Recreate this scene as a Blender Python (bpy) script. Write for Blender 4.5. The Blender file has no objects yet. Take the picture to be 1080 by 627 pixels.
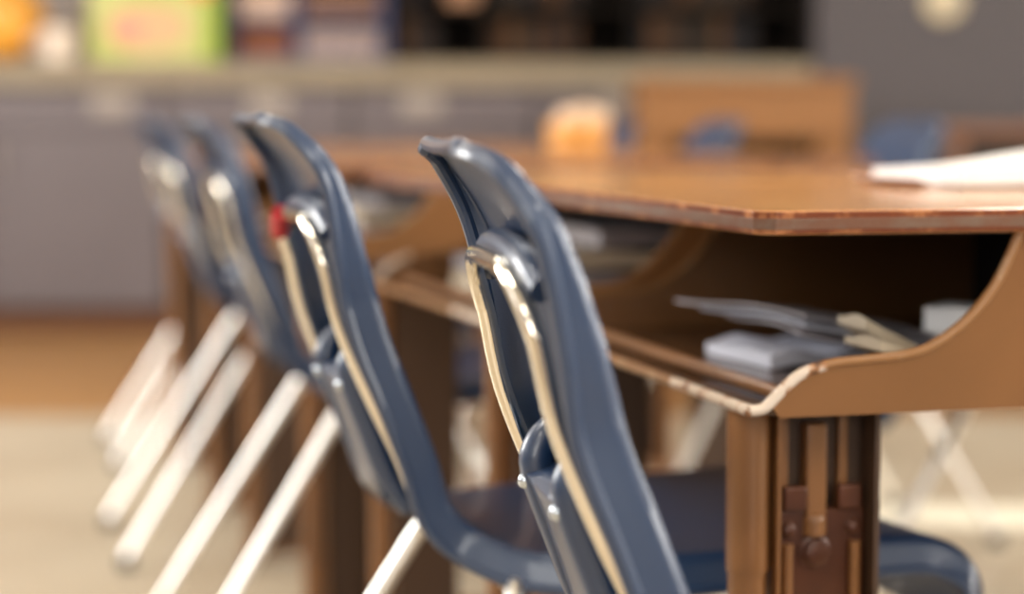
import bpy, bmesh, math, random
from mathutils import Vector, Matrix
random.seed(7)
SC = bpy.context.scene
COL = SC.collection
AL = math.atan(640/2100)          # the desk rows stand at this angle to the back wall
CAM_Z = 0.77

# ------------------------------------------------------------------ helpers
def row(X, Y):
    return Vector((X*math.cos(AL) - Y*math.sin(AL), X*math.sin(AL) + Y*math.cos(AL), 0))

def link(o, parent=None):
    COL.objects.link(o)
    if parent: o.parent = parent
    return o

def obj(name, bm, m, parent=None, smooth=True, bevel=0, sub=0, angle=35):
    bmesh.ops.recalc_face_normals(bm, faces=bm.faces[:])
    me = bpy.data.meshes.new(name); bm.to_mesh(me); bm.free()
    me.materials.append(m)
    if smooth:
        for p in me.polygons: p.use_smooth = True
        try: me.set_sharp_from_angle(angle=math.radians(angle))
        except Exception: pass
    o = bpy.data.objects.new(name, me); link(o, parent)
    if bevel:
        b = o.modifiers.new('bevel', 'BEVEL'); b.width = bevel; b.segments = 3; b.limit_method = 'ANGLE'
        b.angle_limit = math.radians(40)
    if sub:
        s = o.modifiers.new('sub', 'SUBSURF'); s.levels = sub; s.render_levels = sub
    return o

def tag(o, label=None, cat=None, group=None, kind=None):
    if label: o['label'] = label
    if cat: o['category'] = cat
    if group: o['group'] = group
    if kind: o['kind'] = kind
    return o

def thing(name, label, cat, loc=(0, 0, 0), rz=0, group=None):
    o = bpy.data.objects.new(name, None); link(o)
    o.empty_display_size = .05
    o.location = loc; o.rotation_euler = (0, 0, rz)
    return tag(o, label, cat, group)

def copy_tree(o, parent=None):
    c = o.copy(); link(c, parent)
    if parent: c.matrix_parent_inverse = o.matrix_parent_inverse.copy()
    for ch in list(o.children): copy_tree(ch, c)
    return c

def box(bm, x0, x1, y0, y1, z0, z1):
    vs = [bm.verts.new((x, y, z)) for x in (x0, x1) for y in (y0, y1) for z in (z0, z1)]
    for f in ((0,1,3,2),(4,6,7,5),(0,4,5,1),(2,3,7,6),(0,2,6,4),(1,5,7,3)):
        bm.faces.new([vs[i] for i in f])

def BOX(*a):
    bm = bmesh.new(); box(bm, *a); return bm

def smooth_path(pts, n=6):
    P = [Vector(p) for p in pts]
    out = []
    for i in range(len(P)-1):
        p0 = P[max(i-1, 0)]; p1 = P[i]; p2 = P[i+1]; p3 = P[min(i+2, len(P)-1)]
        for k in range(n):
            t = k/n
            out.append(.5*((2*p1) + (p2-p0)*t + (2*p0-5*p1+4*p2-p3)*t*t + (-p0+3*p1-3*p2+p3)*t**3))
    out.append(P[-1]); return out

def fillet(pts, r, n=7):
    P = [Vector(p) for p in pts]; out = [P[0]]
    for i in range(1, len(P)-1):
        a = (P[i-1]-P[i]); b = (P[i+1]-P[i])
        rr = min(r, a.length*.49, b.length*.49)
        p = P[i]+a.normalized()*rr; q = P[i]+b.normalized()*rr
        for k in range(n+1):
            t = k/n
            out.append((1-t)**2*p + 2*t*(1-t)*P[i] + t*t*q)
    out.append(P[-1]); return out

def tube(bm, pts, r, seg=14, caps=True, flat=1.0):
    P = [Vector(p) for p in pts]; n = len(P)
    rings = []; prev = None
    for i in range(n):
        t = (P[min(i+1, n-1)]-P[max(i-1, 0)]).normalized()
        if prev is None:
            a = Vector((0, 1, 0)) if abs(t.y) < .9 else Vector((1, 0, 0))
            u = (a - t*a.dot(t)).normalized()
        else:
            u = (prev - t*prev.dot(t)).normalized()
        prev = u; v = t.cross(u)
        rad = r(i/(n-1)) if callable(r) else r
        rings.append([bm.verts.new(P[i]+u*math.cos(k*2*math.pi/seg)*rad+v*math.sin(k*2*math.pi/seg)*rad*flat) for k in range(seg)])
    for i in range(n-1):
        for k in range(seg):
            bm.faces.new((rings[i][k], rings[i][(k+1) % seg], rings[i+1][(k+1) % seg], rings[i+1][k]))
    if caps:
        bm.faces.new(rings[0][::-1]); bm.faces.new(rings[-1])

def lathe(bm, prof, c=(0, 0, 0), seg=32, M=None):
    rings = []
    for r, z in prof:
        if r < 1e-6:
            rings.append([bm.verts.new((c[0], c[1], c[2]+z))])
        else:
            rings.append([bm.verts.new((c[0]+r*math.cos(k*2*math.pi/seg), c[1]+r*math.sin(k*2*math.pi/seg), c[2]+z)) for k in range(seg)])
    for a, b in zip(rings, rings[1:]):
        for k in range(seg):
            f = [a[k % len(a)], a[(k+1) % len(a)], b[(k+1) % len(b)], b[k % len(b)]]
            f = list(dict.fromkeys(f))
            if len(f) > 2: bm.faces.new(f)
    if M: bmesh.ops.transform(bm, matrix=M, verts=[v for rr in rings for v in rr])

def prism_y(bm, poly, y0, y1):
    """polygon in x,z extruded along y"""
    a = [bm.verts.new((x, y0, z)) for x, z in poly]; b = [bm.verts.new((x, y1, z)) for x, z in poly]
    bm.faces.new(a); bm.faces.new(b[::-1]); n = len(poly)
    for i in range(n): bm.faces.new((a[i], b[i], b[(i+1) % n], a[(i+1) % n]))

def prism_z(bm, poly, z0, z1):
    a = [bm.verts.new((x, y, z0)) for x, y in poly]; b = [bm.verts.new((x, y, z1)) for x, y in poly]
    bm.faces.new(a[::-1]); bm.faces.new(b); n = len(poly)
    for i in range(n): bm.faces.new((a[i], a[(i+1) % n], b[(i+1) % n], b[i]))

# ------------------------------------------------------------------ materials
def lin(r, g, b):
    f = lambda c: (c/255/12.92) if c/255 <= .04045 else ((c/255+.055)/1.055)**2.4
    return (f(r), f(g), f(b), 1)

def mat(name, col, rough=.5, metal=0, spec=.5, bump=0, bscale=60, var=0, vscale=8, col2=None, coat=0, stretch=(1,1,1), detail=4):
    m = bpy.data.materials.new(name); m.use_nodes = True
    nt = m.node_tree; b = nt.nodes['Principled BSDF']
    b.inputs['Base Color'].default_value = col
    b.inputs['Roughness'].default_value = rough; b.inputs['Metallic'].default_value = metal
    b.inputs['Specular IOR Level'].default_value = spec
    if coat:
        b.inputs['Coat Weight'].default_value = coat; b.inputs['Coat Roughness'].default_value = .08
    tc = nt.nodes.new('ShaderNodeTexCoord'); mp = nt.nodes.new('ShaderNodeMapping')
    mp.inputs['Scale'].default_value = stretch
    nt.links.new(tc.outputs['Object'], mp.inputs['Vector'])
    if var or col2:
        n = nt.nodes.new('ShaderNodeTexNoise'); n.inputs['Scale'].default_value = vscale; n.inputs['Detail'].default_value = detail
        nt.links.new(mp.outputs['Vector'], n.inputs['Vector'])
        r = nt.nodes.new('ShaderNodeValToRGB')
        c2 = col2 or tuple(min(1, c*(1+var)) for c in col[:3])+(1,)
        c1 = col if col2 else tuple(c*(1-var) for c in col[:3])+(1,)
        r.color_ramp.elements[0].position = .35; r.color_ramp.elements[1].position = .65
        r.color_ramp.elements[0].color = c1; r.color_ramp.elements[1].color = c2
        nt.links.new(n.outputs['Fac'], r.inputs['Fac']); nt.links.new(r.outputs['Color'], b.inputs['Base Color'])
    if bump:
        n2 = nt.nodes.new('ShaderNodeTexNoise'); n2.inputs['Scale'].default_value = bscale; n2.inputs['Detail'].default_value = 3
        nt.links.new(mp.outputs['Vector'], n2.inputs['Vector'])
        bp = nt.nodes.new('ShaderNodeBump'); bp.inputs['Strength'].default_value = bump; bp.inputs['Distance'].default_value = .002
        nt.links.new(n2.outputs['Fac'], bp.inputs['Height']); nt.links.new(bp.outputs['Normal'], b.inputs['Normal'])
    return m

def worn(name, base, chip, scale, lo, hi, rough=.4, stretch=(1,1,1), chip2=None):
    """paint with irregular chips of another colour"""
    m = mat(name, base, rough, bump=.15, bscale=120)
    nt = m.node_tree; b = nt.nodes['Principled BSDF']
    tc = nt.nodes['Texture Coordinate']; mp = nt.nodes.new('ShaderNodeMapping'); mp.inputs['Scale'].default_value = stretch
    nt.links.new(tc.outputs['Object'], mp.inputs['Vector'])
    n = nt.nodes.new('ShaderNodeTexNoise'); n.inputs['Scale'].default_value = scale; n.inputs['Detail'].default_value = 6; n.inputs['Roughness'].default_value = .65
    nt.links.new(mp.outputs['Vector'], n.inputs['Vector'])
    r = nt.nodes.new('ShaderNodeValToRGB'); e = r.color_ramp.elements
    e[0].position = lo; e[1].position = hi; e[0].color = base; e[1].color = chip
    if chip2:
        x = e.new(min(.99, hi+.08)); x.color = chip2
    nt.links.new(n.outputs['Fac'], r.inputs['Fac']); nt.links.new(r.outputs['Color'], b.inputs['Base Color'])
    return m

M = {}
M['shell'] = mat('navy_plastic', (.012, .036, .095, 1), .36, spec=.75, coat=.35, bump=.10, bscale=900, var=.12, vscale=5)
M['chrome'] = mat('chrome', (.88, .82, .70, 1), .10, 1, var=.06, vscale=14)
M['legchrome'] = mat('glare_chrome', (.95, .93, .88, 1), .36, 1)  # whiter, rougher copy of the chrome, imitates sunlight glare on the legs
M['glide'] = mat('rubber', (.02, .02, .02, 1), .6)
M['red'] = mat('red_tape', lin(190, 40, 50), .5)
M['steel'] = mat('tan_enamel', (.215, .095, .033, 1), .28, spec=.5, bump=.2, bscale=26, var=.10, vscale=6)
M['bead'] = worn('worn_tan_rim', (.30, .145, .055, 1), (.48, .32, .18, 1), 26, .56, .68, .28)
M['lip'] = worn('chipped_pale_rim', (.70, .58, .47, 1), (.40, .18, .07, 1), 55, .53, .58, .35, chip2=(.10, .05, .03, 1))
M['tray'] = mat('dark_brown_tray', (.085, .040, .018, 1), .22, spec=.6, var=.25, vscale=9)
M['inside'] = mat('box_shade_black', (.010, .006, .004, 1), .7)  # near-black stands in for the shade inside the book box
M['legsteel'] = mat('brown_leg_enamel', (.23, .10, .034, 1), .35, var=.15, vscale=10)
M['legshade'] = mat('leg_recess_shade', (.065, .031, .014, 1), .6)  # brown leg paint darkened for the shade in the channel
M['edge'] = worn('worn_red_edge', (.16, .036, .010, 1), (.46, .18, .065, 1), 30, .50, .64, .3, stretch=(1, 1, .8), chip2=(.55, .28, .14, 1))
M['edge_mid'] = worn('scuffed_edge_line', (.15, .062, .032, 1), (.16, .10, .068, 1), 45, .42, .6, .4, stretch=(.6, .6, 1))
M['paper'] = mat('white_paper', (.86, .84, .82, 1), .75, var=.03, vscale=20)
M['greypaper'] = mat('grey_paper', (.36, .33, .35, 1), .6, var=.18, vscale=22, stretch=(1, 1, 8))
M['cream'] = mat('cream_paper', (.62, .52, .38, 1), .7, var=.12, vscale=15)
M['bluepaper'] = mat('bluish_white_paper', (.62, .64, .74, 1), .6, var=.05, vscale=15)
M['pinkpaper'] = mat('pink_edged_paper', (.72, .58, .55, 1), .7)

def wood_mat(name, c1, c2, rough, coat=0, sc=6, stretch=(14, 1.2, 6)):
    m = mat(name, c1, rough, col2=c2, vscale=sc, coat=coat, stretch=stretch, detail=8, bump=.02, bscale=30)
    return m
M['top'] = wood_mat('varnished_wood_laminate', (.52, .235, .078, 1), (.66, .33, .12, 1), .15, coat=.15)
M['oak'] = wood_mat('orange_oak', (.215, .085, .018, 1), (.26, .11, .026, 1), .4)
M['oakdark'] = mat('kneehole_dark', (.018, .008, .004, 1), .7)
M['table2'] = wood_mat('red_brown_wood', (.13, .050, .022, 1), (.18, .075, .033, 1), .35)

# ------------------------------------------------------------------ CAMERA
cam = bpy.data.cameras.new('camera'); co = bpy.data.objects.new('camera', cam); link(co)
cam.sensor_width = 36; cam.lens = 70.0; cam.clip_start = .05
co.location = (0, 0, CAM_Z)
co.rotation_euler = (math.radians(90) - math.atan(183.5/2100), 0, 0)
cam.dof.use_dof = True; cam.dof.focus_distance = 1.22; cam.dof.aperture_fstop = 2.7; cam.dof.aperture_blades = 0
SC.camera = co

# ------------------------------------------------------------------ CHAIR
PROF = [(.452, .352), (.450, .382), (.440, .415), (.412, .436), (.37, .442), (.25, .438), (.10, .436), (.056, .443), (.020, .468),
        (.004, .514), (-.016, .567), (-.032, .608), (-.047, .662), (-.070, .730), (-.099, .764), (-.110, .771), (-.117, .773)]
SHORT = PROF[:-4] + [(-.068, .716), (-.091, .747), (-.102, .755), (-.109, .757)]      # the nearest chair has a slightly lower back
def profile(prof=PROF):
    P = smooth_path([(x, 0, z) for x, z in prof], 6)
    S = [0]
    for a, b in zip(P, P[1:]): S.append(S[-1]+(b-a).length)
    return P, S
PP, SS = profile(SHORT)
STOT = SS[-1]
def prof_at_z(z):
    """centre of the back at a height (upper branch)"""
    for a, b in zip(PP[42:], PP[43:]):
        if a.z <= z <= b.z:
            t = (z-a.z)/(b.z-a.z); return a.lerp(b, t)
    return PP[-1]

def shell_bm():
    bm = bmesh.new(); N = 48
    rows = []; rim = []
    for i, p in enumerate(PP):
        t = (PP[min(i+1, len(PP)-1)]-PP[max(i-1, 0)]).normalized()
        nrm = Vector((t.z, 0, -t.x))           # towards the sitter / upwards on the seat
        if nrm.x*0+nrm.z < -.2: nrm = -nrm
        s = SS[i]; back = max(0, min(1, (s-.36)/.12))
        W = .198*(1-back) + .140*back
        if s > .52: W -= .012*((s-.52)/(STOT-.52))**1.3
        r = .062; q = s-(STOT-r)
        if q > 0: W -= r-math.sqrt(max(0, r*r-q*q))
        q = .05-s
        if q > 0: W -= .05-math.sqrt(max(0, .05**2-q*q))*1.0
        fr = max(0, min(1, s/.10))             # flange fades at the front edge
        tp = max(0, min(1, (STOT-s)/.06))
        B = (.028*back + .030*(1-back)) * (.22+.78*min(1, max(0, (STOT-s)/.16)))
        phm = -math.radians(70+12*back)*(.4+.6*fr)
        line = []
        for k in range(N+1):
            # dense near the edges
            u = -1+2*k/N; u = math.copysign(1-(1-abs(u))**1.7, u)
            v = abs(u)*W; flat = W-B
            lat = min(v, flat); fwd = 0
            a = v-flat
            if a > 0:
                st = 16; da = a/st
                for j in range(st):
                    x = (j+.5)*da/.006; x = min(1, x); ph = phm*(x*x*(3-2*x))
                    lat += math.cos(ph)*da; fwd += math.sin(ph)*da
            fwd += .002*back*(v/W)**2 - .006*(1-back)*(1-(v/W)**2)*fr
            line.append(bm.verts.new(p + nrm*fwd + Vector((0, math.copysign(lat, u), 0))))
        rows.append(line)
    for a, b in zip(rows, rows[1:]):
        for k in range(N): bm.faces.new((a[k], a[k+1], b[k+1], b[k]))
    rim = [r_[0].co.copy() for r_ in rows] + [v.co.copy() for v in rows[-1][1:-1]] + [r_[-1].co.copy() for r_ in rows[::-1]]
    return bm, rim

def make_chair(label, loc, rz, group):
    t = thing('school_chair', label, 'chair', loc, rz, group)
    bm, rim = shell_bm()
    sh = obj('shell', bm, M['shell'], t, angle=60)
    md = sh.modifiers.new('thick', 'SOLIDIFY'); md.thickness = .005; md.offset = 0
    b2 = bmesh.new(); tube(b2, rim, .0046, 10)
    obj('shell_rim', b2, M['shell'], sh)
    # chrome back frame: an arch behind the back, running on under the seat
    def back(z, off): # point behind the back surface
        p = prof_at_z(z); q = prof_at_z(min(z+.01, .77)); tt = (q-p).normalized()
        return p - Vector((tt.z, 0, -tt.x))*off
    rt = .0056
    side = []
    for z, y in ((.66, .082), (.62, .085), (.57, .088), (.52, .089), (.475, .089)):
        p = back(z, .0265 if z > .6 else .0245 if z > .54 else .0200 if z > .5 else .0150); side.append(Vector((p.x, y, p.z)))
    top = back(.696, .0275)
    low = [Vector((.030, .090, .446)), Vector((.070, .094, .424)), Vector((.20, .10, .418)), Vector((.345, .10, .420))]
    arch = []
    for k in range(9):
        a = math.pi/2*k/8
        zz = .655+.041*math.sin(a); p = back(zz, .027)
        arch.append(Vector((p.x, .036+.046*math.cos(a), zz)))
    left = list(reversed(low)) + list(reversed(side[1:])) + arch
    path = left + [Vector((top.x, 0, .6965))] + [Vector((p.x, -p.y, p.z)) for p in reversed(left)]
    bm = bmesh.new(); tube(bm, smooth_path(path, 4), rt, 16)
    obj('back_frame', bm, M['chrome'], t)
    # moulded ledge that holds the top of the arch
    bm = bmesh.new()
    led = []
    for z, y in ((.690, -.084), (.704, -.056), (.710, 0), (.704, .056), (.690, .084)):
        p = back(z, .012); led.append((p.x, y, p.z))
    tube(bm, smooth_path(led, 5), .0085, 14)
    obj('frame_ledge', bm, M['shell'], t)
    # moulded ribs beside the tubes, a rivet on each
    for s in (-1, 1):
        bm = bmesh.new()
        pts = []
        for z, o in ((.598, .010), (.592, .020), (.580, .027), (.54, .028), (.50, .027), (.470, .020)):
            p = back(z, o); pts.append(Vector((p.x, s*.048, p.z)))
        tube(bm, smooth_path(pts, 4), lambda f: .0085+.003*math.sin(math.pi*f), 12)
        rb = obj('rib', bm, M['shell'], t)
        p = back(.578, .037)
        bm = bmesh.new(); lathe(bm, [(0, .004), (.003, .0034), (.0046, .002), (.0052, 0), (.0052, -.006), (0, -.006)], (0, 0, 0), 16)
        bmesh.ops.transform(bm, matrix=Matrix.Translation(p+Vector((0, s*.048, 0))) @ Matrix.Rotation(math.radians(-75), 4, 'Y'), verts=bm.verts[:])
        rv = obj('rivet', bm, M['rivet'], rb); tag(rv, 'pale bluish metal rivet')
    bm = bmesh.new(); rows_ = []
    for z in (.582, .57, .55, .50, .478):
        p = back(z, .0135); rows_.append([bm.verts.new((p.x, y, p.z)) for y in (-.046, -.022, 0, .022, .046)])
    for a, b in zip(rows_, rows_[1:]):
        for k in range(4): bm.faces.new((a[k], a[k+1], b[k+1], b[k]))
    pl = obj('rib_web', bm, M['shell'], t); sd = pl.modifiers.new('s', 'SOLIDIFY'); sd.thickness = .022
    # under-seat rails and four splayed legs
    for x, zt_ in ((.064, .414), (.30, .412)):
        bm = bmesh.new(); tube(bm, [(x, -.115, zt_), (x, .115, zt_)], .0085, 14)
        obj('cross_rail', bm, M['chrome'], t)
    for x0, x1, in ((.064, -.186), (.30, .525)):
        for s in (-1, 1):
            bm = bmesh.new()
            zt_ = .414 if x0 < .1 else .412
            tube(bm, fillet([(x0, s*.10, zt_), (x0, s*.152, zt_), (x1, s*.185, .016)], .040), .0078, 16)
            lg = obj('leg', bm, M['legchrome'], t)
            bm = bmesh.new(); lathe(bm, [(0, 0), (.013, 0), (.0145, .004), (.013, .016), (.0100, .024), (0, .024)], (x1, s*.185, 0), 18)
            obj('glide', bm, M['glide'], lg)
    return t

M['rivet'] = mat('rivet_metal', (.62, .70, .78, 1), .22, .9)

G_CH = None
chair = make_chair('nearest navy chair, sharpest in view, its back in front of the first desk', row(.388, 1.035), AL+math.radians(-7), G_CH)
PP, SS = profile(PROF); STOT = SS[-1]
plain = make_chair('', (0, 0, 0), 0, None)
plain_used = []
def place_chair(X, Y, yaw, label, group=None):
    c = copy_tree(plain) if plain_used else plain; plain_used.append(1); c.location = row(X, Y); c.rotation_euler = (0, 0, AL+math.radians(yaw)); c['label'] = label
    return c
ch2 = place_chair(.382, 1.585, -1, 'second navy chair in the row, a red tape spot on its chrome arch')
ch3 = place_chair(.475, 2.645, -1, 'third navy chair in the row, behind the chair with red tape')
ch4 = place_chair(.54, 3.625, -1, 'fourth navy chair from the front, blurred, with a bright glint on its frame')
ch5 = place_chair(.63, 4.63, -2, 'farthest left navy chair, fifth in the row and most blurred')
# the red tape on the second chair
bm = bmesh.new(); tube(bm, [(-.0855, .044, .696), (-.0845, .058, .689), (-.0820, .069, .679)], .0078, 12)
rt_ = obj('tape', bm, M['red'], ch2); tag(rt_, 'red tape wrapped on the chrome arch')
place_chair(1.735, 2.53, 171, 'navy chair across the desks whose bright front legs show under the nearest desk')
place_chair(1.70, 3.35, 182, 'navy chair back showing just left of the white papers, beyond the desks')
place_chair(1.70, 4.26, 180, 'navy chair back in front of the orange wooden counter front')
place_chair(1.80, 5.20, 178, 'most distant navy chair, between the orange tub and the orange wooden counter front')

# ------------------------------------------------------------------ DESK
W = .60; D = .50
ZT = .711; ZB = .568
# side panel outline in (x, z): the cut-away curve from the lip up to the top
CURVE = [(.000, .5735), (.010, .5745), (.018, .581), (.028, .5905), (.040, .5985), (.060, .604), (.085, .606), (.115, .6085),
         (.135, .614), (.155, .626), (.172, .641), (.186, .659), (.195, .676), (.203, .694)]
def make_desk(label, loc, rz):
    t = thing('school_desk', label, 'desk', loc, rz)
    # top: a slab with slightly clipped corners; edge band is its own strip
    c = .012
    poly = [(0, c), (c, 0), (D-c, 0), (D, c), (D, W-c), (D-c, W), (c, W), (0, W-c)]
    def ins(d): return [(min(max(x, d), D-d), min(max(y, d), W-d)) for x, y in poly]
    bm = bmesh.new(); prism_z(bm, ins(.0012), ZT-.0165, ZT)
    tp = obj('desk_top', bm, M['top'], t, bevel=.0012, smooth=False)
    bm = bmesh.new()
    def ring(h0, h1, off):
        o_ = [(x, y) for x, y in poly]; cx, cy = D/2, W/2
        out = [(x+(off if x > cx else -off), y+(off if y > cy else -off)) for x, y in o_]
        inn = ins(.006); n = len(poly)
        a = [bm.verts.new((x, y, h0)) for x, y in out]; b = [bm.verts.new((x, y, h1)) for x, y in out]
        a2 = [bm.verts.new((x, y, h0)) for x, y in inn]; b2 = [bm.verts.new((x, y, h1)) for x, y in inn]
        for i in range(n):
            j = (i+1) % n
            bm.faces.new((a[i], a[j], b[j], b[i])); bm.faces.new((b[i], b[j], b2[j], b2[i])); bm.faces.new((a[j], a[i], a2[i], a2[j]))
            bm.faces.new((a2[i], a2[j], b2[j], b2[i]))
    ring(ZT-.0158, ZT-.0006, .0)
    obj('edge_band', bm, M['edge'], tp, bevel=.0008, smooth=False)
    bm = bmesh.new(); ring(ZT-.0128, ZT-.0052, .0006)
    obj('edge_stripe', bm, M['edge_mid'], tp, bevel=.0004, smooth=False)
    # book box
    yn, yf = .016, W-.016
    cv = [(p.x, p.z) for p in smooth_path([(x, 0, z) for x, z in CURVE], 5)]
    for y, nm in ((yn, 0), (yf, 1)):
        bm = bmesh.new()
        poly2 = [(.022, ZB)] + [(x, z) for x, z in cv[8:]] + [(D-.03, .694), (D-.03, ZB)]
        prism_y(bm, poly2, y-.0012, y+.0012)
        sp = obj('side_panel', bm, M['steel'], t, smooth=False)
        bm = bmesh.new(); tube(bm, [(x, y, z) for x, z in cv[6:]], .0036, 12)
        obj('rolled_rim', bm, M['bead'], sp)
        bm = bmesh.new(); tube(bm, [(x, y, z) for x, z in cv[:25]], .0040, 12)
        lp = obj('chipped_rim', bm, M['lip'], sp); tag(lp, 'whitish chipped end of the rim')
    # tray with front lip and a raised pencil rib
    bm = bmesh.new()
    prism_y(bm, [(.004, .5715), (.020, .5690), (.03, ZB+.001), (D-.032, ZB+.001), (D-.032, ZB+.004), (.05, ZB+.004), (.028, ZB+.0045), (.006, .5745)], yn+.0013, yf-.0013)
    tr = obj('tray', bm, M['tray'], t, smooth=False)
    bm = bmesh.new(); tube(bm, [(.001, yn, .5735), (.001, yf, .5735)], .0042, 12)
    bm.free(); bm = bmesh.new(); tube(bm, [(.001, .165, .5735), (.001, yf, .5735)], .0040, 12); obj('front_lip', bm, M['bead'], tr)
    bm = bmesh.new(); tube(bm, [(.001, yn, .5735), (.001, .172, .5735)], .0042, 12)
    tag(obj('worn_lip', bm, M['lip'], tr), 'chipped pale stretch of the front edge')
    bm = bmesh.new(); tube(bm, [(.036, yn+.006, ZB+.006), (.036, yn+.018, ZB+.0115), (.036, yf-.05, ZB+.0115), (.036, yf-.04, ZB+.006)], .0055, 12)
    obj('pencil_rib', bm, M['steel'], tr)
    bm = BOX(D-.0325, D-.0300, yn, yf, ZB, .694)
    bp = obj('back_panel', bm, M['inside'], t, smooth=False)  # back of the box takes the same painted shade
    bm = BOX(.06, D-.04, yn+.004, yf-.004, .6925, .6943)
    obj('underside_shade', bm, M['inside'], t, smooth=False)  # near-black sheet standing in for shade under the top
    # two pedestal legs: a round column, an open channel with its height-setting hardware, a foot
    for s in (0, 1):
        y0 = .058 if s == 0 else W-.020
        sg = -1 if s == 0 else 1        # channel opens outwards
        lroot_bm = bmesh.new()
        lathe(lroot_bm, [(0, .452), (.0150, .452), (.0155, .456), (.0155, ZB), (0, ZB)], (.0165, y0, 0), 28)
        lathe(lroot_bm, [(0, .03), (.0140, .03), (.0140, .458), (0, .458)], (.0165, y0, 0), 28)
        lg = obj('leg', lroot_bm, M['legsteel'], t)
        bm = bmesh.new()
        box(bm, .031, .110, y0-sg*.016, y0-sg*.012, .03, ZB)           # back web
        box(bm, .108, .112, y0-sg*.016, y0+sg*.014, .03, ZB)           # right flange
        obj('leg_channel', bm, M['legshade'], lg, smooth=False)
        bm = BOX(.0325, .0355, y0-sg*.012, y0+sg*.016, .03, ZB); obj('channel_lip', bm, M['legsteel'], lg, smooth=False)
        bm = bmesh.new()
        box(bm, .041, .049, y0-sg*.012, y0-sg*.004, .30, ZB); box(bm, .088, .095, y0-sg*.012, y0-sg*.004, .30, ZB)
        obj('guide_strip', bm, M['legsteel'], lg, bevel=.001)
        bm = bmesh.new(); box(bm, .0605, .0765, y0-sg*.012, y0+sg*.002, .487, .556)
        lathe(bm, [(0, 0), (.0095, 0), (.0095, .014), (.006, .018), (0, .018)], (.0685, y0-sg*.004, .474), 18)
        obj('slide_bar', bm, M['legsteel'], lg, bevel=.002)
        bm = bmesh.new(); box(bm, .039, .107, y0-sg*.010, y0-sg*.001, .36, .494)
        box(bm, .042, .060, y0-sg*.001, y0+sg*.006, .494, .512); box(bm, .084, .102, y0-sg*.001, y0+sg*.006, .494, .512)
        pk = obj('bracket', bm, M['brk'], lg, bevel=.002)
        for bx, bz, br in ((.0685, .463, .010), (.047, .480, .005), (.097, .480, .005), (.047, .405, .005), (.097, .405, .005), (.0685, .405, .007)):
            bm = bmesh.new(); lathe(bm, [(br*1.25, 0), (br*1.25, .002), (br, .003), (br*.9, .006), (br*.5, .007), (0, .007)], (0, 0, 0), 18)
            bmesh.ops.transform(bm, matrix=Matrix.Translation((bx, y0-sg*.001, bz)) @ Matrix.Rotation(math.radians(-90*sg), 4, 'X'), verts=bm.verts[:])
            obj('bolt', bm, M['brk'], pk)
        for bx in (.046, .098):
            bm = bmesh.new(); tube(bm, [(bx, y0+sg*.003, .425), (bx, y0+sg*.003, .470)], .004, 10); obj('spring', bm, M['legsteel'], pk)
        # foot bar, floor glides
        bm = bmesh.new(); tube(bm, [(-.005, y0, .022), (.06, y0, .030), (.25, y0, .034), (.40, y0, .030), (D-.01, y0, .022)], .016, 16, flat=.8)
        ft = obj('foot', bm, M['legsteel'], t)
        for gx in (.01, D-.03):
            bm = bmesh.new(); lathe(bm, [(0, 0), (.012, 0), (.014, .004), (.010, .014), (0, .014)], (gx, y0, 0), 16); obj('glide', bm, M['glide'], ft)
    return t
M['brk'] = mat('reddish_bracket', (.085, .026, .010, 1), .35, .2, var=.2, vscale=20)

DX, DY, SP = .549, 1.230, .93
desk = make_desk('nearest school desk, sharp worn red edge and open tan book box', row(DX, DY), AL-math.radians(2))
def place_desk(X, Y, flip, label):
    d = copy_tree(desk)
    if flip:
        d.location = row(X+D, Y+W); d.rotation_euler = (0, 0, AL+math.pi)
    else:
        d.location = row(X, Y); d.rotation_euler = (0, 0, AL)
    d['label'] = label; return d
near_l = ['second desk of the left row, seen between the two nearest chairs', 'third desk of the left row, behind the second chair',
          'last desk of the left row, mostly hidden by blurred chair backs', 'last desk of the left row, a thin blurred strip of top']
LY = (1.838, 2.815, 3.79)
for i in range(3): place_desk(DX, LY[i], False, near_l[i])
far_l = ['desk joined to the right of the nearest desk, under the white papers', 'second desk of the right row, beyond the white papers',
         'third desk of the right row, blurred strip of top', 'fourth desk of the right row, under the orange tub', 'last desk of the right row, in front of the orange wooden counter front']
for i, yy in enumerate((1.14, 1.755, 3.05, 3.95, 4.90)): place_desk(DX+D+.026, yy, True, far_l[i])

# ------------------------------------------------------------------ PAPERS
def sheet(name, label, w, d, h, m, loc, rz, curl, group=None, layers=1, n=14, cat='paper', wob=.002):
    """a pile/sheet with a curled profile; curl(u, v) gives the extra height"""
    bm = bmesh.new(); top = []; bot = []
    rnd = random.Random(hash(name+label) % 1000)
    for i in range(n+1):
        ra = []; rb = []
        for j in range(n+1):
            u = i/n; v = j/n; z = curl(u, v)
            e = wob*math.sin(9*u+5*v)
            ra.append(bm.verts.new(((u-.5)*w, (v-.5)*d, z+h+e))); rb.append(bm.verts.new(((u-.5)*w, (v-.5)*d, z)))
        top.append(ra); bot.append(rb)
    for i in range(n):
        for j in range(n):
            bm.faces.new((top[i][j], top[i+1][j], top[i+1][j+1], top[i][j+1])); bm.faces.new((bot[i][j], bot[i][j+1], bot[i+1][j+1], bot[i+1][j]))
    for i in range(n):
        bm.faces.new((top[i][0], bot[i][0], bot[i+1][0], top[i+1][0])); bm.faces.new((top[i][n], top[i+1][n], bot[i+1][n], bot[i][n]))
        bm.faces.new((top[0][i], top[0][i+1], bot[0][i+1], bot[0][i])); bm.faces.new((top[n][i], bot[n][i], bot[n][i+1], top[n][i+1]))
    o = obj(name, bm, m); o.location = loc; o.rotation_euler = (0, 0, rz)
    return tag(o, label, cat, group)

def at(X, Y, z): v = row(X, Y); return (v.x, v.y, z)
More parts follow.
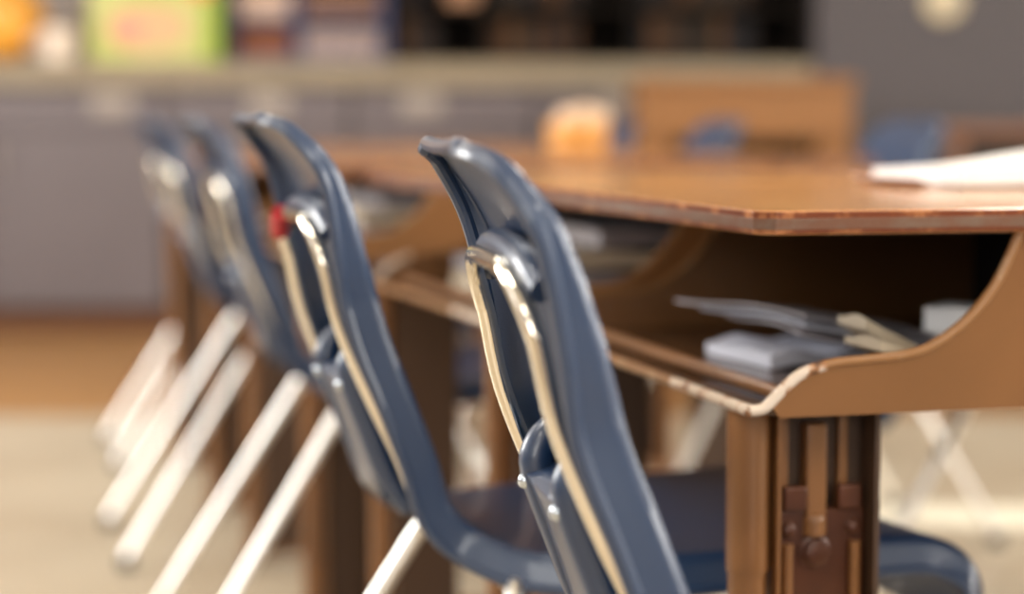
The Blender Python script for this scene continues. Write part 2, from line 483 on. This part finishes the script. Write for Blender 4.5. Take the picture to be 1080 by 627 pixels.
# on the desk tops, right
sheet('paper_sheet', 'thin pinkish sheet with an upturned tip under the white papers', .30, .13, .0012, M['pinkpaper'], at(1.036, 1.705, ZT+.0006), AL, lambda u, v: .007*max(0, .07-u)/.07, wob=0)
sheet('folded_papers', 'thick pile of white papers lying on the nearest desk top', .30, .17, .014, M['paper'], at(1.062, 1.69, ZT+.0030), AL+.02,
      lambda u, v: .018*(lambda q: q*q*(3-2*q))(max(0, min(1, (u-.22)/.5)))+.0022*math.sin(7*u+4*v)*u)
# inside the first book box
zt = ZB+.0048
for q, (lb, dx, dy, rz_) in enumerate((('lowest grey sheet of the fan of papers inside the nearest desk', .012, -.020, -.10),
                                    ('middle grey sheet of the fan of papers inside the nearest desk', .004, -.004, .04),
                                    ('topmost grey sheet of the fan of papers inside the nearest desk', -.006, .010, .16))):
    sheet('paper_sheet', lb, .135, .20, .0022, M['greypaper' if q != 1 else 'bluepaper'], at(.735+dx, 1.53+dy, zt+.0165+.0065*q), AL+rz_,
          lambda u, v, q=q: .014*(1-u)+.003*math.sin(5*v)-.010*(1-v)*u, group='fan of grey papers in the nearest desk', wob=0)
sheet('rolled_paper', 'bluish white folded paper under the grey fan in the nearest desk', .10, .12, .011, M['bluepaper'], at(.708, 1.52, zt+.0002), AL+.05, lambda u, v: .003*math.sin(6*u)**2)
sheet('booklet', 'cream curled booklet lying low in the nearest desk', .11, .055, .007, M['cream'], at(.714, 1.295, zt+.0002), AL, lambda u, v: .036*(1-u)**1.3)
sheet('booklet', 'taller cream booklet with a curled corner in the nearest desk', .12, .050, .008, M['cream'], at(.742, 1.355, zt+.0002), AL-.03, lambda u, v: .040*(1-u)**1.3+.004*max(0, .15-u)/.15)
sheet('notebook', 'white notebook with a grey cover beside the cream booklets', .08, .09, .042, M['paper'], at(.865, 1.46, zt+.0002), AL+.05, lambda u, v: .002*(1-u))
# in the second and third book boxes
for k, (Y0, nm) in enumerate(((LY[0]+.30, 'second'), (LY[1]+.30, 'third'))):
    hts = [0, .022, .046, .068]; ms = ['cream', 'greypaper', 'cream', 'greypaper']
    lab = ['lowest cream papers in the pile inside the %s desk', 'grey papers just above the bottom of the pile in the %s desk',
           'cream papers just under the top of the pile in the %s desk', 'topmost grey papers of the pile inside the %s desk']
    for q in range(4):
        sheet('paper_stack', lab[q] % nm, .23-.015*q, .40, .017, M[ms[q]], at(.745+.008*q, Y0, zt+.0002+hts[q]), AL+.04*((q % 2)*2-1), lambda u, v: .002*u*v+.001, group='paper pile in the %s desk' % nm)

# ------------------------------------------------------------------ ORANGE TUB on the far desk
tb = thing('tub', 'orange tub with a cream lid standing on the far desk top', 'tub', at(1.44, 4.22, ZT))
bm = bmesh.new(); lathe(bm, [(0, 0), (.060, 0), (.066, .006), (.070, .055), (.069, .062), (0, .062)], seg=32)
obj('body', bm, mat('orange_plastic', (.58, .28, .06, 1), .35), tb)
bm = bmesh.new(); lathe(bm, [(.058, .060), (.060, .066), (.060, .084), (.052, .090), (.018, .092), (.016, .098), (0, .100)], (.012, 0, 0), seg=32)
tag(obj('lid', bm, mat('cream_plastic', (.70, .52, .36, 1), .45), tb), 'cream coloured lid')

# ------------------------------------------------------------------ BACK WALL FURNITURE (room axes)
YF = 7.30; YW = 7.92
PXM = YF/2100
def xat(px, y=YF): return (px-540)/2100*y
def zat(py, y=YF): return CAM_Z-(py-130)/2100*y

M['grey'] = mat('mauve_grey_paint', lin(100, 91, 93), .5, var=.04, vscale=3, bump=.05)
M['greytall'] = mat('grey_panel_paint', lin(74, 67, 69), .5, var=.04, vscale=3, bump=.05)
M['counter'] = mat('beige_laminate', lin(138, 124, 101), .4, var=.08, vscale=12)
M['handle'] = mat('nickel_handle', (.34, .29, .25, 1), .35, .4)

# floor cabinets
units = [(-200, 175), (175, 370), (370, 565), (565, 760), (760, 855)]
labs = ['grey floor cabinet at the far left end below the counter', 'second grey floor cabinet from the left below the counter',
        'grey floor cabinet in the middle with a pale drawer handle', 'grey floor cabinet behind the orange wooden counter front',
        'narrow grey floor cabinet beside the tall grey panel']
hpx = [120, 285, 445, 655, 800]
for k, (a, b) in enumerate(units):
    x0, x1 = xat(a)+.002, xat(b)-.002
    cb = thing('cabinet', labs[k], 'cabinet', ((x0+x1)/2, YF, 0))
    hw = (x1-x0)/2
    bm = BOX(-hw, hw, .022, YW-YF-.004, .09, .898); obj('body', bm, M['grey'], cb, smooth=False)
    bm = BOX(-hw, hw, .06, .10, 0, .09); obj('toe_kick', bm, mat('brown_kick', lin(96, 54, 20), .5) if k == 0 else bpy.data.materials['brown_kick'], cb, smooth=False)
    bm = BOX(-hw+.006, hw-.006, 0, .021, .745, .888); dr = obj('drawer', bm, M['grey'], cb, bevel=.003)
    hx = xat(hpx[k])-(x0+x1)/2
    bm = bmesh.new(); box(bm, hx-.075, hx+.075, -.006, -.0005, .802, .880); box(bm, hx-.003, hx+.003, -.014, -.006, .815, .868)
    tag(obj('label_holder', bm, M['handle'], dr, bevel=.003), 'pale metal label holder')
    nd = 2 if hw > .25 else 1
    for q in range(nd):
        xa = -hw+.006+q*(2*hw-.012)/nd; xb = xa+(2*hw-.012)/nd-.004
        bm = BOX(xa, xb, 0, .021, .10, .738); dd = obj('door', bm, M['grey'], cb, bevel=.003)
        hx2 = xb-.05 if q == 0 else xa+.05
        bm = bmesh.new(); tube(bm, fillet([(hx2, 0, .58), (hx2, -.025, .58), (hx2, -.025, .70), (hx2, 0, .70)], .012), .005, 10); obj('handle', bm, M['handle'], dd)
bm = BOX(xat(-200), xat(855)-.002, YF-.03, YW-.004, .900, .992)
tag(obj('countertop', bm, M['counter'], bevel=.006), 'long beige countertop along the back wall', 'countertop')
ZC = .993
# things on the counter, from the left
bl = thing('globe', 'round orange ball at the left end of the counter', 'ball', (xat(-2), YF+.16, ZC))
bm = bmesh.new(); lathe(bm, [(0, 0)]+[(.155*math.sin(a*math.pi/20), .155-.155*math.cos(a*math.pi/20)) for a in range(1, 20)]+[(0, .31)], seg=36)
obj('ball', bm, mat('orange_gloss', (.78, .36, .05, 1), .3, var=.2, vscale=4), bl)
cp = thing('cup', 'white cup between the orange ball and the yellow-green box', 'cup', (xat(63), YF+.06, ZC))
bm = bmesh.new(); lathe(bm, [(0, 0), (.052, 0), (.058, .006), (.075, .125), (.071, .125), (.054, .012), (0, .010)], seg=28); obj('body', bm, mat('white_ceramic', (.78, .66, .55, 1), .4), cp)
bm = bmesh.new(); tube(bm, smooth_path([(-.066, 0, .095), (-.098, 0, .090), (-.100, 0, .050), (-.062, 0, .040)], 6), .007, 10); obj('handle', bm, bpy.data.materials['white_ceramic'], cp)

bx = thing('box', 'tall yellow-green printed box on the counter', 'box', (xat(166), YF+.05, ZC))
M['yg'] = mat('yellow_green_card', lin(172, 178, 92), .5, col2=lin(188, 186, 118), vscale=5)
bm = BOX(-.235, .18, -.06, .10, 0, .34); obj('carton', bm, M['yg'], bx, bevel=.004)
bm = BOX(.181, .235, -.06, .10, 0, .34); tag(obj('side_strip', bm, mat('leaf_green_card', lin(140, 165, 40), .5), bx, bevel=.004), 'leaf green right strip')
def blob(cx, cz, rx, rz_, col, nm, depth=.0012):
    bm = bmesh.new(); n = 28
    prism = [(cx+rx*math.cos(a*2*math.pi/n)*(1+.10*math.sin(3*a)), cz+rz_*math.sin(a*2*math.pi/n)) for a in range(n)]
    prism_y(bm, prism, -.0605-depth, -.0605); obj('printed_patch', bm, mat(nm, col, .5), bx, smooth=False)
blob(-.02, .125, .15, .09, lin(200, 165, 122), 'peach_print')
blob(-.10, .11, .06, .045, lin(210, 140, 122), 'pink_print', .002)
blob(.17, .275, .050, .040, lin(215, 95, 50), 'red_print', .002)

# blue rack
M['blue'] = mat('blue_rack_paint', lin(28, 46, 88), .45)
rk = thing('shelf_rack', 'open blue metal rack of trays on the counter', 'rack', (xat(324), YF+.08, ZC))
rw = (xat(410)-xat(238))/2
for x in (-rw, -.06, rw-.028):
    bm = BOX(x, x+.028, 0, .30, 0, .62); obj('upright', bm, M['blue'], rk, bevel=.002)
for z in (.0, .145, .29, .435, .59):
    bm = BOX(-rw+.03, rw-.03, .004, .296, z, z+.022); obj('shelf', bm, M['blue'], rk, bevel=.002)
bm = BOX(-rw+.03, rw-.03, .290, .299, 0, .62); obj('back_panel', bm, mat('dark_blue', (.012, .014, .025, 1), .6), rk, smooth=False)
cols = [lin(120, 62, 24), lin(150, 130, 125), lin(190, 160, 140), lin(110, 75, 55), lin(150, 120, 95), lin(90, 90, 110)]
q = 0
for z in (.022, .167, .312):
    for xa, xb in ((-rw+.036, -.068), (-.024, rw-.036)):
        bm = bmesh.new(); box(bm, xa, xb, .02, .27, 0, .012); 
        for (a, b, c, d) in ((xa, xb, .02, .026), (xa, xb, .264, .27), (xa, xa+.006, .026, .264), (xb-.006, xb, .026, .264)): box(bm, a, b, c, d, .012, .095)
        box(bm, xa+.01, xb-.01, .03, .26, .012, .085)
        nm = ['brown', 'pale grey', 'pinkish white', 'dull brown', 'tan', 'slate grey'][q]
        o = obj('tray', bm, mat('tray_'+nm.replace(' ', '_'), cols[q], .5), bevel=.002); o.location = rk.location+Vector((0, 0, z+.0005))
        tag(o, '%s paper tray on the %s shelf of the blue rack, %s side' % (nm, ['bottom', 'middle', 'upper'][q//2], ['left', 'right'][q % 2]), 'tray', 'trays in the blue rack'); q += 1

# dark bookcase with books
bk = thing('bookcase', 'long dark bookcase of books standing on the counter', 'bookcase', (xat(633), YF+.10, ZC))
M['dark'] = mat('dark_wood', (.010, .007, .005, 1), .8, spec=.15)
bw = (xat(853)-xat(414))/2
shelves = [0.0, .195, .39, .585]
bm = bmesh.new(); box(bm, -bw, bw, .30, .312, 0, .62); obj('back_panel', bm, M['dark'], bk, smooth=False)
for x in (-bw, -bw/2-.05, .12, bw-.022):
    bm = BOX(x, x+.022, 0, .299, 0, .62); obj('upright', bm, M['dark'], bk, bevel=.001)
for z in shelves:
    bm = BOX(-bw+.023, bw-.023, .001, .298, z, z+.02); obj('shelf', bm, M['dark'], bk, bevel=.001)
bcols = [(.030, .014, .008, 1), (.018, .012, .010, 1), (.06, .026, .010, 1), (.012, .012, .016, 1), (.10, .045, .016, 1), (.025, .018, .012, 1), (.045, .030, .020, 1)]
bmats = [mat('book_cover_%d' % i, tuple(v*.7 for v in c[:3])+(1,), .7, spec=.2) for i, c in enumerate(bcols)]
bnames = ['dark brown', 'near black', 'chestnut', 'charcoal', 'tan brown', 'dark umber', 'dull brown']
pg = mat('book_pages', (.10, .07, .045, 1), .8)
bays = [(-bw+.024, -bw/2-.052, 'left'), (-bw/2-.026, .118, 'middle'), (.144, bw-.024, 'right')]
book_c = {}
for zi, z in enumerate(shelves[:3]):
    for (xa, xb, bn) in bays:
        x = xa+.004
        gap = random.uniform(.10, .22)
        while True:
            w = random.uniform(.028, .055); h = random.uniform(.12, .165); d = random.uniform(.15, .20); ci = random.randrange(7)
            if x+w > xb-gap: break
            b = bpy.data.objects.new('book', None); link(b); b.location = bk.location+Vector((x+w/2, .03, z+.0205))
            bm = bmesh.new(); box(bm, -w/2, -w/2+.003, 0, d, 0, h); box(bm, w/2-.003, w/2, 0, d, 0, h); box(bm, -w/2+.003, w/2-.003, 0, .004, 0, h)
            obj('cover', bm, bmats[ci], b, smooth=False)
            bm = BOX(-w/2+.003, w/2-.003, .004, d-.005, .004, h-.004); obj('pages', bm, pg, b, smooth=False)
            key = (zi, bn); book_c[key] = book_c.get(key, 0)+1
            tag(b, None, 'book', 'books on the %s shelf, %s bay of the dark bookcase' % (['bottom', 'middle', 'upper'][zi], bn))
            b['label'] = '%s book standing on the %s shelf in the %s bay of the dark bookcase' % (bnames[ci], ['bottom', 'middle', 'upper'][zi], bn)
            x += w+.0015
# tan box lying on the upper shelf (the pale blur there)
tn = thing('carton', 'small tan box in front of the books on the middle shelf of the dark bookcase', 'box', bk.location+Vector((xat(487)-xat(633), .002, .2155)))
bm = BOX(-.06, .06, 0, .026, 0, .07); obj('body', bm, mat('tan_card', lin(150, 110, 80), .6), tn, bevel=.003)
bm = BOX(-.061, .061, -.001, .027, .071, .086); obj('lid', bm, bpy.data.materials['tan_card'], tn, bevel=.002)

# orange wooden counter front / standing desk
YO = 6.35
ox0, ox1 = xat(673, YO), xat(899, YO)
dsk = thing('wooden_desk', 'orange wooden teacher desk with a deep front panel over a dark kneehole', 'desk', ((ox0+ox1)/2, YO, 0))
hw = (ox1-ox0)/2
bm = BOX(-hw-.01, hw+.01, -.015, .56, .885, .915); obj('top', bm, M['oak'], dsk, bevel=.004)
bm = BOX(-hw+.002, hw-.002, 0, .022, .722, .884); obj('front_panel', bm, M['oak'], dsk, bevel=.002)
for s in (-1, 1):
    x = -hw if s < 0 else hw-.11
    bm = BOX(x, x+.11, .023, .54, .05, .884); sd = obj('pedestal', bm, M['oak'], dsk, bevel=.003)
    bm = BOX(x-.012, x+.122, .012, .55, 0, .05); obj('plinth', bm, M['oak'], sd, bevel=.003)
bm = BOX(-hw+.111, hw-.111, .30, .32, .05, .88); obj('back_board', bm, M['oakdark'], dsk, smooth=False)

# brown table at the right
tx = row(2.02, 4.55)
tx = Vector((xat(1115, 5.2), 5.2, 0))
tbl = thing('wooden_table', 'red-brown wooden table at the right beyond the white papers', 'table', tx)
bm = BOX(-.30, .55, 0, .5, .735, .765); obj('table_top', bm, M['table2'], tbl, bevel=.004)
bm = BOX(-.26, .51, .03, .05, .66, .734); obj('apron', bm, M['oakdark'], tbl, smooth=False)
for x in (-.27, .48):
    for y in (.03, .43):
        bm = bmesh.new(); tube(bm, [(x+.02, y+.02, 0), (x+.02, y+.02, .40), (x+.02, y+.02, .734)], lambda f: .017+.010*f, 12); obj('leg', bm, M['table2'], tbl)

# tall grey panel with a round pale plate
bm = BOX(xat(858), 4.2, YF-.02, YW, 0, 2.9)
tag(obj('wall_right_projection', bm, M['greytall'], smooth=False), kind='structure')
pt = thing('wall_plate', 'round cream plate mounted on the tall grey panel', 'wall plate', (xat(990), YF-.0215, zat(3)))
bm = bmesh.new(); lathe(bm, [(0, .022), (.060, .020), (.072, .014), (.076, 0), (0, 0)], seg=36, M=Matrix.Rotation(math.pi/2, 4, 'X')); obj('plate', bm, mat('cream_plate', (.62, .52, .34, 1), .4), pt)
bm = bmesh.new(); lathe(bm, [(0, .030), (.014, .028), (.016, .0225), (0, .0225)], seg=18, M=Matrix.Rotation(math.pi/2, 4, 'X')); obj('screw', bm, M['handle'], pt)

# ------------------------------------------------------------------ ROOM
XL, XR, YB, H = -4.0, 4.2, -3.5, 2.9
M['floor'] = mat('waxed_tile', lin(182, 169, 148), .36, col2=lin(170, 155, 133), vscale=3, spec=.4)
M['strip'] = mat('brown_floor_boards', (.36, .185, .065, 1), .45, col2=(.30, .15, .05, 1), vscale=3, stretch=(.5, 6, 1))
M['wall'] = mat('warm_grey_wall', lin(150, 138, 130), .6, var=.03)
M['ceil'] = mat('ceiling_tile', (.70, .67, .60, 1), .8, bump=.1)
M['base'] = mat('brown_base', lin(96, 54, 20), .5)
bm = BOX(XL-.1, XR+.1, YB-.1, 5.20, -.1, 0); tag(obj('floor', bm, M['floor'], smooth=False), kind='structure')
bm = BOX(XL-.1, XR+.1, 5.20, YW+.1, -.1, -.0005); tag(obj('floor_back_strip', bm, M['strip'], smooth=False), kind='structure')
bm = BOX(XL-.1, XR+.1, YB-.1, YW+.1, H, H+.1); tag(obj('ceiling', bm, M['ceil'], smooth=False), kind='structure')
bm = BOX(XL-.1, XR+.1, YW, YW+.1, 0, H); tag(obj('wall_back', bm, M['wall'], smooth=False), kind='structure')
bm = BOX(XR, XR+.1, YB, YW, 0, H); tag(obj('wall_right', bm, M['wall'], smooth=False), kind='structure')
bm = BOX(XL, XR, YB-.1, YB, 0, H); tag(obj('wall_front', bm, M['wall'], smooth=False), kind='structure')
# left wall with three window openings
wins = [(-2.6, -.6), (.2, 2.2), (3.0, 5.0)]
bm = bmesh.new(); box(bm, XL-.1, XL, YB, YW, 0, .9); box(bm, XL-.1, XL, YB, YW, 2.5, H)
ys = [YB]+[v for w in wins for v in w]+[YW]
for i in range(0, len(ys), 2): box(bm, XL-.1, XL, ys[i], ys[i+1], .9, 2.5)
tag(obj('wall_left', bm, M['wall'], smooth=False), kind='structure')
gl = bpy.data.materials.new('window_glass'); gl.use_nodes = True
gb = gl.node_tree.nodes['Principled BSDF']; gb.inputs['Roughness'].default_value = 0; gb.inputs['Transmission Weight'].default_value = 1; gb.inputs['IOR'].default_value = 1.45
fr = mat('window_frame_paint', (.6, .58, .54, 1), .4)
for i, (a, b) in enumerate(wins):
    w = bpy.data.objects.new('window_%d' % (i+1), None); link(w); w.location = (XL-.05, (a+b)/2, .9); w['kind'] = 'structure'
    h = (b-a)/2
    bm = bmesh.new()
    for z in (0, .78, 1.56): box(bm, -.03, .03, -h, h, z, z+.04)
    for y in (-h, -.02, h-.04): box(bm, -.03, .03, y, y+.04, .04, 1.56)
    obj('window_frame', bm, fr, w, smooth=False)
    bm = bmesh.new(); box(bm, -.004, .004, -h+.04, h-.04, .04, 1.56); obj('pane', bm, gl, w, smooth=False)
    L = bpy.data.lights.new('daylight', 'AREA'); L.shape = 'RECTANGLE'; L.size = 1.5; L.size_y = 1.9; L.energy = (6, 12, 170)[i]; L.color = (1.0, .98, .95)
    lo = bpy.data.objects.new('daylight', L); link(lo); lo.location = (XL+.04, (a+b)/2, 1.7); lo.rotation_euler = (0, math.radians(-90), 0)
for i, xx in enumerate((-1.9, 1.9)):  # added windows and lamps behind the camera, unseen, lighting panels and chair sides
    w = bpy.data.objects.new('window_%d' % (i+4), None); link(w); w.location = (xx, YB+.03, .9); w['kind'] = 'structure'  # added window, unseen behind the camera
    bm = bmesh.new()
    for z in (0, .78, 1.56): box(bm, -1.0, 1.0, -.03, .03, z, z+.04)
    for x in (-1.0, -.02, .96): box(bm, x, x+.04, -.03, .03, .04, 1.56)
    obj('window_frame', bm, fr, w, smooth=False)
    bm = bmesh.new(); box(bm, -.96, .96, -.004, .004, .04, 1.56); obj('pane', bm, gl, w, smooth=False)
    L = bpy.data.lights.new('daylight', 'AREA'); L.shape = 'RECTANGLE'; L.size = 1.9; L.size_y = 1.5; L.energy = 50; L.color = (1.0, .97, .92)
    lo = bpy.data.objects.new('daylight', L); link(lo); lo.location = (xx, YB+.09, 1.7); lo.rotation_euler = (math.radians(90), 0, 0)  # added lamp at the unseen window
for i, yy in enumerate((.6, 3.4)):  # added right-wall windows and lamps, unseen, for highlights on the far legs
    w = bpy.data.objects.new('window_%d' % (i+6), None); link(w); w.location = (XR-.03, yy, .9); w['kind'] = 'structure'  # added window, unseen on the right wall
    bm = bmesh.new()
    for z in (0, .78, 1.56): box(bm, -.03, .03, -1.0, 1.0, z, z+.04)
    for y in (-1.0, -.02, .96): box(bm, -.03, .03, y, y+.04, .04, 1.56)
    obj('window_frame', bm, fr, w, smooth=False)
    bm = bmesh.new(); box(bm, -.004, .004, -.96, .96, .04, 1.56); obj('pane', bm, gl, w, smooth=False)
    L = bpy.data.lights.new('daylight', 'AREA'); L.shape = 'RECTANGLE'; L.size = 1.5; L.size_y = 1.9; L.energy = 95; L.color = (1.0, .96, .90)
    lo = bpy.data.objects.new('daylight', L); link(lo); lo.location = (XR-.09, yy, 1.7); lo.rotation_euler = (0, math.radians(90), 0)  # added lamp at the unseen window
for nm, x0, x1, y0, y1 in (('baseboard_back', XL, xat(-200)-.01, YW-.015, YW), ('baseboard_right', XR-.015, XR, YB, YF-.03), ('baseboard_left', XL, XL+.015, YB, YW-.02)):
    bm = BOX(x0, x1, y0, y1, 0, .1); tag(obj(nm, bm, M['base'], smooth=False), kind='structure')
bm = BOX(-.62, 2.4, -.11, .11, 0, .0012)  # added strip, the bright band on the floor put into its cream colour
o = obj('floor_bright_band', bm, mat('cream_bright_band', (.92, .86, .70, 1), .4), smooth=False); o.location = (0, 4.0, .0002); o.rotation_euler = (0, 0, math.radians(-9))
tag(o, 'wide pale cream band added for the bright stripe on the floor under the desks', 'tape')  # not tape, an added band standing in for the bright stripe
# ceiling lamps
for i, (x, y) in enumerate(((-1.6, 1.2), (1.6, 1.2), (-1.6, 4.6), (1.6, 4.6), (-1.6, -1.8), (1.6, -1.8))):
    L = bpy.data.lights.new('ceiling_lamp', 'AREA'); L.shape = 'RECTANGLE'; L.size = .3; L.size_y = 1.2; L.energy = 26; L.color = (1.0, .95, .88)
    lo = bpy.data.objects.new('ceiling_lamp', L); link(lo); lo.location = (x, y, H-.03)
# world
wd = bpy.data.worlds.new('world'); SC.world = wd; wd.use_nodes = True
bg = wd.node_tree.nodes['Background']; sk = wd.node_tree.nodes.new('ShaderNodeTexSky'); sk.sky_type = 'HOSEK_WILKIE'
wd.node_tree.links.new(sk.outputs['Color'], bg.inputs['Color']); bg.inputs['Strength'].default_value = .6
SC.view_settings.view_transform = 'Standard'; SC.view_settings.look = 'None'; SC.view_settings.gamma = 1
SC.view_settings.use_curve_mapping = False
SC.view_settings.exposure = 0.24
